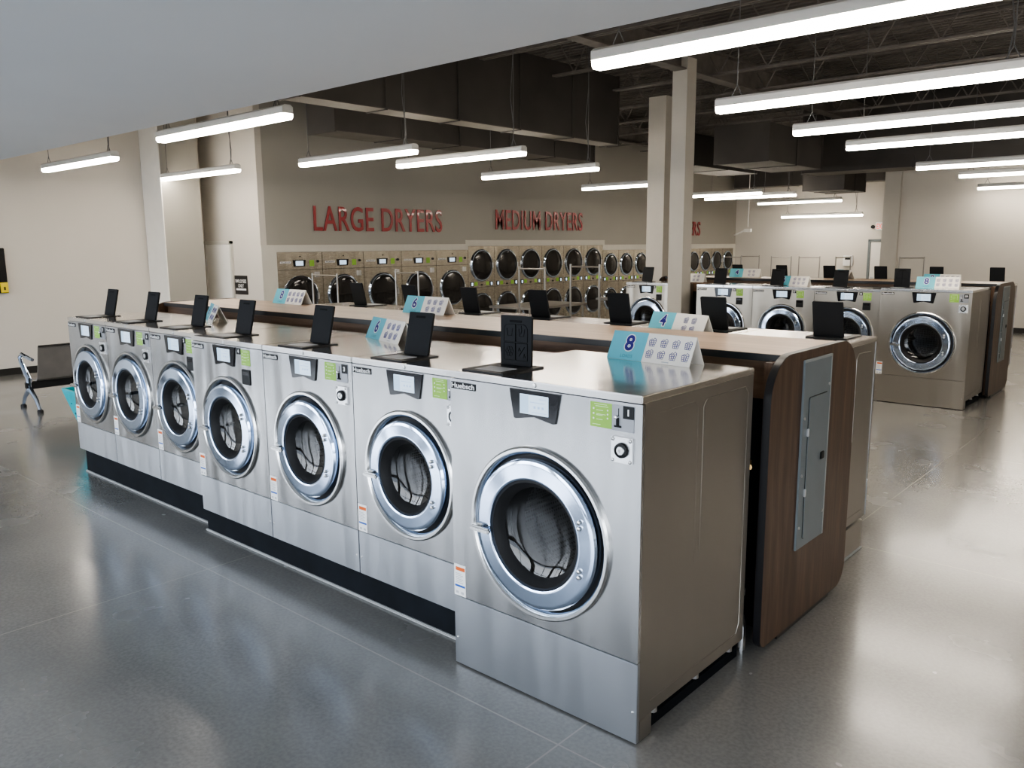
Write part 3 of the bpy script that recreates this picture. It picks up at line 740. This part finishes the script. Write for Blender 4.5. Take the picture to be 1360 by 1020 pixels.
# ------------------------------------------------------------------ linear lights
def make_light(L, loc, label):
    t = thing('linear_light', label, 'ceiling light', loc, 0, 'linear lights hung in rows from the ceiling')
    h = L / 2
    obj('housing', BM(prism, [(-.055, .0), (-.055, .055), (-.03, .075), (.03, .075), (.055, .055), (.055, .0)], lambda a, b, q: (-h + q, a, b), L), 'housing', t)
    obj('diffuser', BM(prism, [(-.056, -.002), (-.056, -.030), (-.040, -.052), (.040, -.052), (.056, -.030), (.056, -.002)], lambda a, b, q: (-h + .008 + q, a, b), L - .016), 'tube', t)
    for s in (-1, 1):
        bm = bmesh.new(); x = s * (h - .18)
        tube(bm, [(x - .05, 0, .074), (x, 0, .17), (x, 0, ZC - loc[2])], .005, 5); tube(bm, [(x + .05, 0, .074), (x, 0, .17)], .005, 5)
        obj('hanging_cable', bm, 'cable', t)
    if True:
        bm = bmesh.new(); x = h - .22
        tube(bm, [(x, .02, .07), (x + .03, .02, .3), (x - .03, .02, .7), (x + .02, .02, 1.2), (x, .02, ZC - loc[2])], .006, 5)
        obj('power_cord', bm, 'cable', t)
    return t
ZL = 3.2
PL = [(-10.80, 2.25, 'hanging light at the far left of the photo, near the left wall'),
 (-6.14, 1.80, 'hanging light just under the soffit edge, in front of the left pilaster'),
 (-11.25, 4.28, 'short looking hanging light between the left pilaster and the dryer wall'),
 (-7.45, 4.50, 'hanging light above the words LARGE DRYERS'),
 (-6.62, 5.62, 'hanging light above the gap between the two red wall signs'),
 (-7.22, 8.07, 'hanging light above the words MEDIUM DRYERS'),
 (-7.75, 11.7, 'hanging light running behind the far grey column from its left'),
 (-.46, 2.00, 'longest looking hanging light at the top of the photo, nearest to the camera'),
 (-.75, 4.24, 'second hanging light from the top on the right side'),
 (-.88, 6.22, 'third hanging light from the top on the right side'),
 (-.97, 8.05, 'fourth hanging light from the top on the right side'),
 (-1.17, 11.7, 'fifth hanging light from the top on the right side'),
 (-1.09, 14.0, 'sixth hanging light from the top on the right side'),
 (-1.65, 18.0, 'lowest and smallest hanging light at the right edge of the photo'),
 (-8.14, 15.9, 'hanging light just right of the near grey column, upper of a close pair'),
 (-7.90, 17.3, 'hanging light just right of the near grey column, lower of a close pair'),
 (-8.05, 20.8, 'hanging light below the short duct end near the back wall')]
for x, y, lab in PL: make_light(2.44, (x, y, ZL), lab)
make_light(2.44, (-8.0, 22.4, 2.84), 'lowest small hanging light in front of the back wall, left of the exit sign')
for y in (2.0, 6.2, 10.5, 14.5): make_light(2.44, (4.6, y, ZL), 'hanging light over the aisle at the right end of the hall')

# ------------------------------------------------------------------ dryers
def ring_door(t, cy, cz, R, name='dryer_door', side=1):
    """round door on a front that faces +X"""
    d = obj(name, BM(lathe, [(R + .035, 0), (R + .035, .012), (R + .022, .022), (R + .012, .03), (R, .03), (R - .004, .012)], 48, (0, cy, cz), 'X'), 'chrome', t)
    obj('door_rim', BM(lathe, [(R + .002, .026), (R - .018, .034), (R - .03, .02)], 48, (0, cy, cz), 'X'), 'rubber', d)
    obj('door_glass', BM(lathe, [(R - .02, .018), (R * .7, .030), (R * .3, .036), (.0005, .037)], 40, (0, cy, cz), 'X'), 'dryer_glass', d)
    obj('door_handle', BM(box, .022, .055, cy + side * R - .012, cy + side * R + .022, cz - .06, cz + .06, .006), 'bolt', d)
    return d
def dscreen(t, y, z, w, h):
    p = obj('control_panel', BM(prism, [(-w, h), (w, h), (w * .86, -h), (-w * .86, -h)], lambda a, b, q: (.004 + q, y + a, z + b), .006), 'gloss_black', t)
    obj('screen', BM(box, .009, .012, y - w * .6, y + w * .6, z - h * .7, z + h * .7, .001), 'screen', p); return p
def to_right(bm, x, cy, cz):
    """turn XY lettering to face +X (reads along +Y)"""
    for v in bm.verts: v.co = Vector((x + v.co.z, cy + v.co.x, cz + v.co.y))
    return bm
def large_dryer(W, H):
    t = thing('large_dryer', '', 'dryer'); a = W / 2 - .004
    obj('cabinet', BM(box, -.7, 0, -a, a, 0, H, .004), 'dryer_steel', t)
    obj('seam', BM(box, -.002, .0015, -a, a, H - .318, H - .312), 'black', t)
    dscreen(t, -.02, H - .20, .135, .060)
    bp = obj('brand_plate', BM(box, 0, .005, -.42, -.20, H - .20, H - .165, .001), 'white', t)
    obj('lettering', to_right(text_bm('Huebsch', offset=.02, w=.19, h=.026), .0055, -.31, H - .1825), 'black', bp)
    obj('instruction_sticker', BM(box, 0, .003, .20, .30, H - .255, H - .145, .0005), 'green', t)
    obj('lock', BM(lathe, [(.026, 0), (.022, .02), (.001, .022)], 16, (0, .38, H - .17), 'X'), 'black', t)
    obj('indicator', BM(lathe, [(.014, 0), (.012, .006), (.001, .007)], 12, (0, .0, H - .075), 'X'), 'black', t)
    obj('coin_box', BM(box, 0, .03, .30, .40, H - .46, H - .36, .006), 'bolt', t)
    ring_door(t, -.01, 1.12, .345)
    return t
ords = ['first', 'second', 'third', 'fourth', 'fifth', 'sixth', 'seventh', 'eighth', 'ninth', 'tenth']
w = (YL1 - YL0) / 5
for k in range(5):
    lab = 'large single steel dryer under the words LARGE DRYERS, %s from the left' % ords[k]
    if k == 0: D0 = large_dryer(w, 1.92); D0.location = (XD + .01, YL0 + w / 2, 0); D0['label'] = lab; D0['group'] = 'large single dryers in the wall'
    else: dup(D0, (XD + .01, YL0 + w * (k + .5), 0), 0, lab)
def stack_dryer(W, H, R, zu, zl, zs):
    t = thing('stacked_dryer', '', 'dryer'); a = W / 2 - .004
    obj('cabinet', BM(box, -.7, 0, -a, a, 0, H, .004), 'dryer_steel', t)
    obj('seam', BM(box, -.002, .0015, -a, a, zs - .075, zs - .069), 'black', t)
    for z in (zu, zl): ring_door(t, 0, z, R)
    for s in (-1, 1):
        dscreen(t, s * W * .37, zs, .045, .050)
        obj('instruction_sticker', BM(box, 0, .003, s * W * .22 - .05, s * W * .22 + .05, zs - .035, zs + .05, .0005), 'green', t)
    obj('lock', BM(lathe, [(.02, 0), (.018, .015), (.001, .016)], 14, (0, 0, zs - .02), 'X'), 'black', t)
    return t
w = (YM1 - YL1) / 6
for k in range(6):
    lab = 'stacked two door steel dryer under the words MEDIUM DRYERS, %s from the left' % ords[k]
    if k == 0: D1 = stack_dryer(w, 2.0, .325, 1.575, .60, 1.16); D1.location = (XD + .01, YL1 + w / 2, 0); D1['label'] = lab; D1['group'] = 'medium stacked dryers in the wall'
    else: dup(D1, (XD + .01, YL1 + w * (k + .5), 0), 0, lab)
w = (YS1 - YM1) / 10
for k in range(10):
    lab = 'small stacked steel dryer, %s to the right of the medium dryers' % ords[k] if k < 5 else 'small stacked steel dryer seen right of the near grey column, %s from the back corner' % ['last', 'second', 'third', 'fourth', 'fifth'][9 - k]
    if k == 0: D2 = stack_dryer(w, 1.87, .275, 1.48, .56, 1.10); D2.location = (XD + .01, YM1 + w / 2, 0); D2['label'] = lab; D2['group'] = 'small stacked dryers in the wall'
    else: dup(D2, (XD + .01, YM1 + w * (k + .5), 0), 0, lab)
# red wall lettering
def wall_word(body, y0, y1, z0, z1, label):
    bm = text_bm(body, extrude=.008, offset=.007, space=1.06, w=y1 - y0, h=z1 - z0)
    o = obj('wall_lettering', to_right(bm, 0, 0, 0), 'red', loc=(XD + .025, (y0 + y1) / 2, (z0 + z1) / 2), smooth=False)
    tag(o, label, 'wall lettering')
wall_word('LARGE DRYERS', 6.43, 9.67, 2.30, 2.76, 'red raised letters reading LARGE DRYERS on the taupe wall')
wall_word('MEDIUM DRYERS', 11.36, 14.66, 2.37, 2.825, 'red raised letters reading MEDIUM DRYERS on the taupe wall')
wall_word('SMALL DRYERS', 17.75, 20.84, 2.275, 2.70, 'red raised letters reading SMALL DRYERS, mostly hidden behind the columns')

# ------------------------------------------------------------------ rolling laundry carts
def make_cart(W, D, H):
    t = thing('laundry_cart', '', 'laundry cart'); a, b = W / 2, D / 2
    bm = bmesh.new(); r = .011
    for z in (.28, .72): q = rrect(-a, a, -b, b, .05, 3); tube(bm, [(x, y, z) for x, y in q + q[:1]], r, 6)
    for x in (-a, a):
        for y in (-b, b): tube(bm, [(x * .97, y * .97, .11), (x, y, .72)], r, 6)
    obj('frame', bm, 'cart', t)
    bm = bmesh.new(); n = 9
    for k in range(n + 1):
        x = -a + 2 * a * k / n
        tube(bm, [(x, -b, .72), (x * .92, -b * .9, .36), (x * .92, b * .9, .36), (x, b, .72)], .003, 4)
        y = -b + 2 * b * k / n
        tube(bm, [(-a, y, .72), (-a * .92, y * .9, .36), (a * .92, y * .9, .36), (a, y, .72)], .003, 4)
    for z in (.45, .54, .63):
        f = .92 + .08 * (z - .36) / .36; q = rrect(-a * f, a * f, -b * f, b * f, .04, 2); tube(bm, [(x, y, z) for x, y in q + q[:1]], .003, 4)
    obj('wire_basket', bm, 'cart', t)
    bm = bmesh.new(); x = a - .02
    tube(bm, [(-x, 0, .28), (-x, 0, H + .03)], .013, 8); tube(bm, [(x, 0, .28), (x, 0, H + .03)], .013, 8); tube(bm, [(-x, 0, H), (x, 0, H)], .011, 8)
    obj('hanging_rail', bm, 'cart', t)
    for x in (-a, a):
        for y in (-b, b):
            c = obj('caster', BM(lathe, [(.001, -.016), (.04, -.014), (.052, -.008), (.052, .008), (.04, .014), (.001, .016)], 16, (x * .95, y * .95, .052)), 'rubber', t)
            obj('caster_fork', BM(box, x * .95 - .02, x * .95 + .02, y * .95 - .024, y * .95 + .024, .06, .115, .004), 'bolt', c)
    return t
CARTS = [(-8.93, 5.0, .66, 1.58, 4, 'chrome rolling laundry cart with hanging rail in front of the first two large dryers'),
 (-7.25, 5.2, .52, 1.64, 0, 'chrome rolling laundry cart with tall rail in front of the fourth large dryer'),
 (-5.05, 5.35, .46, 1.72, 0, 'chrome rolling laundry cart with rail in front of the third medium dryer'),
 (-4.15, 5.25, .46, 1.76, 0, 'chrome rolling laundry cart with rail in front of the last medium dryers')]
CX = None
for x, y, W, H, rz, lab in CARTS:
    c = make_cart(.62 if W > .6 else W, .5, H); c.location = (x, y, 0); c.rotation_euler.z = rad(rz); c['label'] = lab; c['group'] = 'laundry carts in the aisle'
far = [(-8.45, 17.6, 1.60), (-8.55, 18.9, 1.63), (-7.10, 17.6, 1.67), (-6.38, 17.6, 1.68), (-5.55, 17.6, 1.69), (-3.95, 17.4, 1.59)]
names = ['leftmost of the row near the back corner dryers', 'second from the left along the back', 'third from the left along the back', 'fourth from the left along the back', 'narrow one turned sideways left of the white wall box', 'alone at the foot of the back wall pilaster']
F0 = make_cart(.56, .5, 1.67)
for k, ((x, y, z), nm) in enumerate(zip(far, names)):
    lab = 'chrome rolling laundry cart far back, ' + nm
    if k == 0: F0.location = (x, y, 0); F0['label'] = lab; F0['group'] = 'laundry carts parked far back'; c = F0
    else: c = dup(F0, (x, y, 0), 0, lab)
    if k == 4: c.rotation_euler.z = rad(70)
# ------------------------------------------------------------------ stainless tables in front of the dryers
def steel_table(x, y, L, D, label):
    t = thing('steel_table', label, 'table', (x, y, 0))
    obj('table_top', BM(box, -L / 2, L / 2, -D / 2, D / 2, .88, .92, .006), 'cart', t)
    for sx in (-1, 1):
        for sy in (-1, 1): obj('leg', BM(lathe, [(.02, 0), (.02, .88)], 10, (sx * (L / 2 - .06), sy * (D / 2 - .06), 0), 'Z', True), 'cart', t)
    obj('shelf', BM(box, -L / 2 + .05, L / 2 - .05, -D / 2 + .05, D / 2 - .05, .25, .27, .003), 'cart', t)
steel_table(-8.2, 9.3, 1.0, 1.7, 'stainless work table standing in front of the medium dryers')
steel_table(-7.9, 12.2, 1.0, 1.6, 'stainless work table further back, in front of the last medium dryers')

# ------------------------------------------------------------------ bench, basket, wall panels
b = thing('waiting_bench', 'grey perforated metal waiting bench with chrome legs near the left wall', 'bench', (-9.64, .95, 0))
for y in (.02, 1.78):
    bm = bmesh.new()
    tube(bm, [(-.29, y, .035), (-.20, y, .15), (-.02, y, .27)], [.020, .024, .034], 10); tube(bm, [(.29, y, .035), (.20, y, .15), (.02, y, .27)], [.020, .024, .034], 10)
    tube(bm, [(0, y, .25), (0, y, .40), (-.08, y, .47), (-.22, y, .60)], [.036, .034, .032, .028], 10)
    L = obj('leg_frame', bm, 'chrome', b)
    for x in (-.29, .29): obj('foot_cap', BM(lathe, [(.001, 0), (.036, 0), (.036, .03), (.022, .045), (.001, .046)], 12, (x, y, 0), 'Z'), 'rubber', L)
    bm = bmesh.new(); tube(bm, [(-.22, y, .58), (-.24, y, .66), (-.16, y, .70), (.10, y, .67), (.2, y, .66)], [.022, .024, .024, .022, .02], 10)
    obj('armrest', bm, 'chrome', b)
bm = bmesh.new(); y = 1.20
tube(bm, [(-.18, y, .5), (-.2, y, .70), (-.12, y, .72), (.1, y, .70)], .02, 10); obj('armrest', bm, 'chrome', b)
obj('support_beam', BM(box, -.05, .03, -.02, 1.82, .27, .36, .01), 'bench_black', b)
for k in range(3):
    y0 = .04 + .58 * k; y1 = y0 + .56
    P = [(-.26, .425), (-.24, .435), (-.05, .415), (.16, .40), (.23, .43), (.28, .55), (.33, .74), (.36, .83), (.385, .835)]
    bm = bmesh.new()
    A = [[bm.verts.new((x, yy, z + dz)) for x, z in P] for yy, dz in ((y0, 0), (y1, 0))]
    B = [[bm.verts.new((x + .012, yy, z - .012)) for x, z in P] for yy in (y0, y1)]
    for q in range(len(P) - 1):
        bm.faces.new((A[0][q], A[0][q + 1], A[1][q + 1], A[1][q])); bm.faces.new((B[0][q], B[1][q], B[1][q + 1], B[0][q + 1]))
        bm.faces.new((A[0][q], B[0][q], B[0][q + 1], A[0][q + 1])); bm.faces.new((A[1][q], A[1][q + 1], B[1][q + 1], B[1][q]))
    bm.faces.new((A[0][0], A[1][0], B[1][0], B[0][0])); bm.faces.new((A[0][-1], B[0][-1], B[1][-1], A[1][-1]))
    s = obj('seat', bm, 'mesh_seat', b)
    obj('seat_rim', BM(tube, [(.385, y0, .838), (.385, y1, .838)], .014, 8), 'bench_black', s)
# teal basket beyond the last machine
t = thing('laundry_basket', 'teal plastic laundry basket with round holes behind the far left machine', 'basket', (-6.93, .80, 0))
bm = bmesh.new()
prof = [(.0, .17, .14), (.02, .18, .15), (.55, .40, .27), (.60, .41, .28), (.60, .385, .255), (.55, .375, .25), (.03, .165, .135)]
rings = []
for z, a, c in prof: rings.append([bm.verts.new((x, y, z)) for x, y in rrect(-a, a, -c, c, .05, 4)])
for A, B in zip(rings, rings[1:]):
    for k in range(len(A)): bm.faces.new((A[k], A[(k + 1) % len(A)], B[(k + 1) % len(A)], B[k]))
bm.faces.new(rings[0]); bm.faces.new(rings[-1])
obj('tub', bm, 'teal', t)
bm = bmesh.new()
for z in (.16, .26, .36, .47):
    f = z / .58; c = .15 + .12 * f
    for x in (-.62, -.30, .02, .34, .62):
        a = (.18 + .22 * f); b2 = bmesh.new(); lathe(b2, [(.022, -.002), (.0001, -.003)], 12, (x * a, -c, z)); add(bm, b2)
obj('vent_hole', bm, 'teal_hole', t)
for z0, z1, yr, lab in ((1.32, 2.03, 1.90, 'black flat panel with a yellow tag on the left wall, lower one'), (2.08, 2.85, 1.68, 'black flat panel with a yellow tag at the left edge, above the other')):
    p = thing('wall_screen', lab, 'screen', (XW, yr - .6, z0))
    obj('panel', BM(box, .0, .06, -.6, .6, 0, z1 - z0, .008), 'tv', p)
    obj('bezel', BM(box, .055, .066, -.6, .6, 0, .03, .003), 'black', p)
    g = obj('yellow_tag', BM(box, .060, .069, .49, .60, .01, .17, .001), 'yellow', p)
    obj('tag_print', BM(box, .069, .0705, .535, .56, .05, .10, .001), 'black', g)

# ------------------------------------------------------------------ camera, light
cd = bpy.data.cameras.new('camera'); co = bpy.data.objects.new('camera', cd); COL.objects.link(co)
co.location = (1.6343, -2.5959, 2.0155); co.rotation_euler = (rad(80.3579), rad(.3954), rad(41.4396))
cd.sensor_fit = 'HORIZONTAL'; cd.sensor_width = 36; cd.lens = 1083.986 / 1360 * 36; cd.clip_start = .02; cd.clip_end = 200
SC.camera = co
w = bpy.data.worlds.new('world'); SC.world = w; w.use_nodes = True
t = w.node_tree; bg = t.nodes['Background']
tc = N(t, 'ShaderNodeTexCoord'); sp = N(t, 'ShaderNodeSeparateXYZ'); t.links.new(tc.outputs['Generated'], sp.inputs[0])
r = ramp(t, sp.outputs['Z'], [(.0, (.72, .75, .78)), (.12, (.86, .92, 1.0)), (.6, (.72, .83, 1.0))])
t.links.new(r.outputs['Color'], bg.inputs['Color']); bg.inputs['Strength'].default_value = 4.6
ld = bpy.data.lights.new('window_daylight', 'AREA'); lo = bpy.data.objects.new('window_daylight', ld); COL.objects.link(lo)
ld.shape = 'RECTANGLE'; ld.size = 20; ld.size_y = 2.6; lo.location = (-2.3, YF - .35, 1.45); lo.rotation_euler = (rad(90), 0, 0)
ld.cycles.is_portal = True
SC.view_settings.view_transform = 'AgX'
SC.view_settings.look = 'AgX - Medium High Contrast'
SC.view_settings.exposure = 1.0
SC.cycles.use_denoising = True
SC.cycles.max_bounces = 8; SC.cycles.diffuse_bounces = 4; SC.cycles.glossy_bounces = 5
SC.cycles.sample_clamp_indirect = 6.
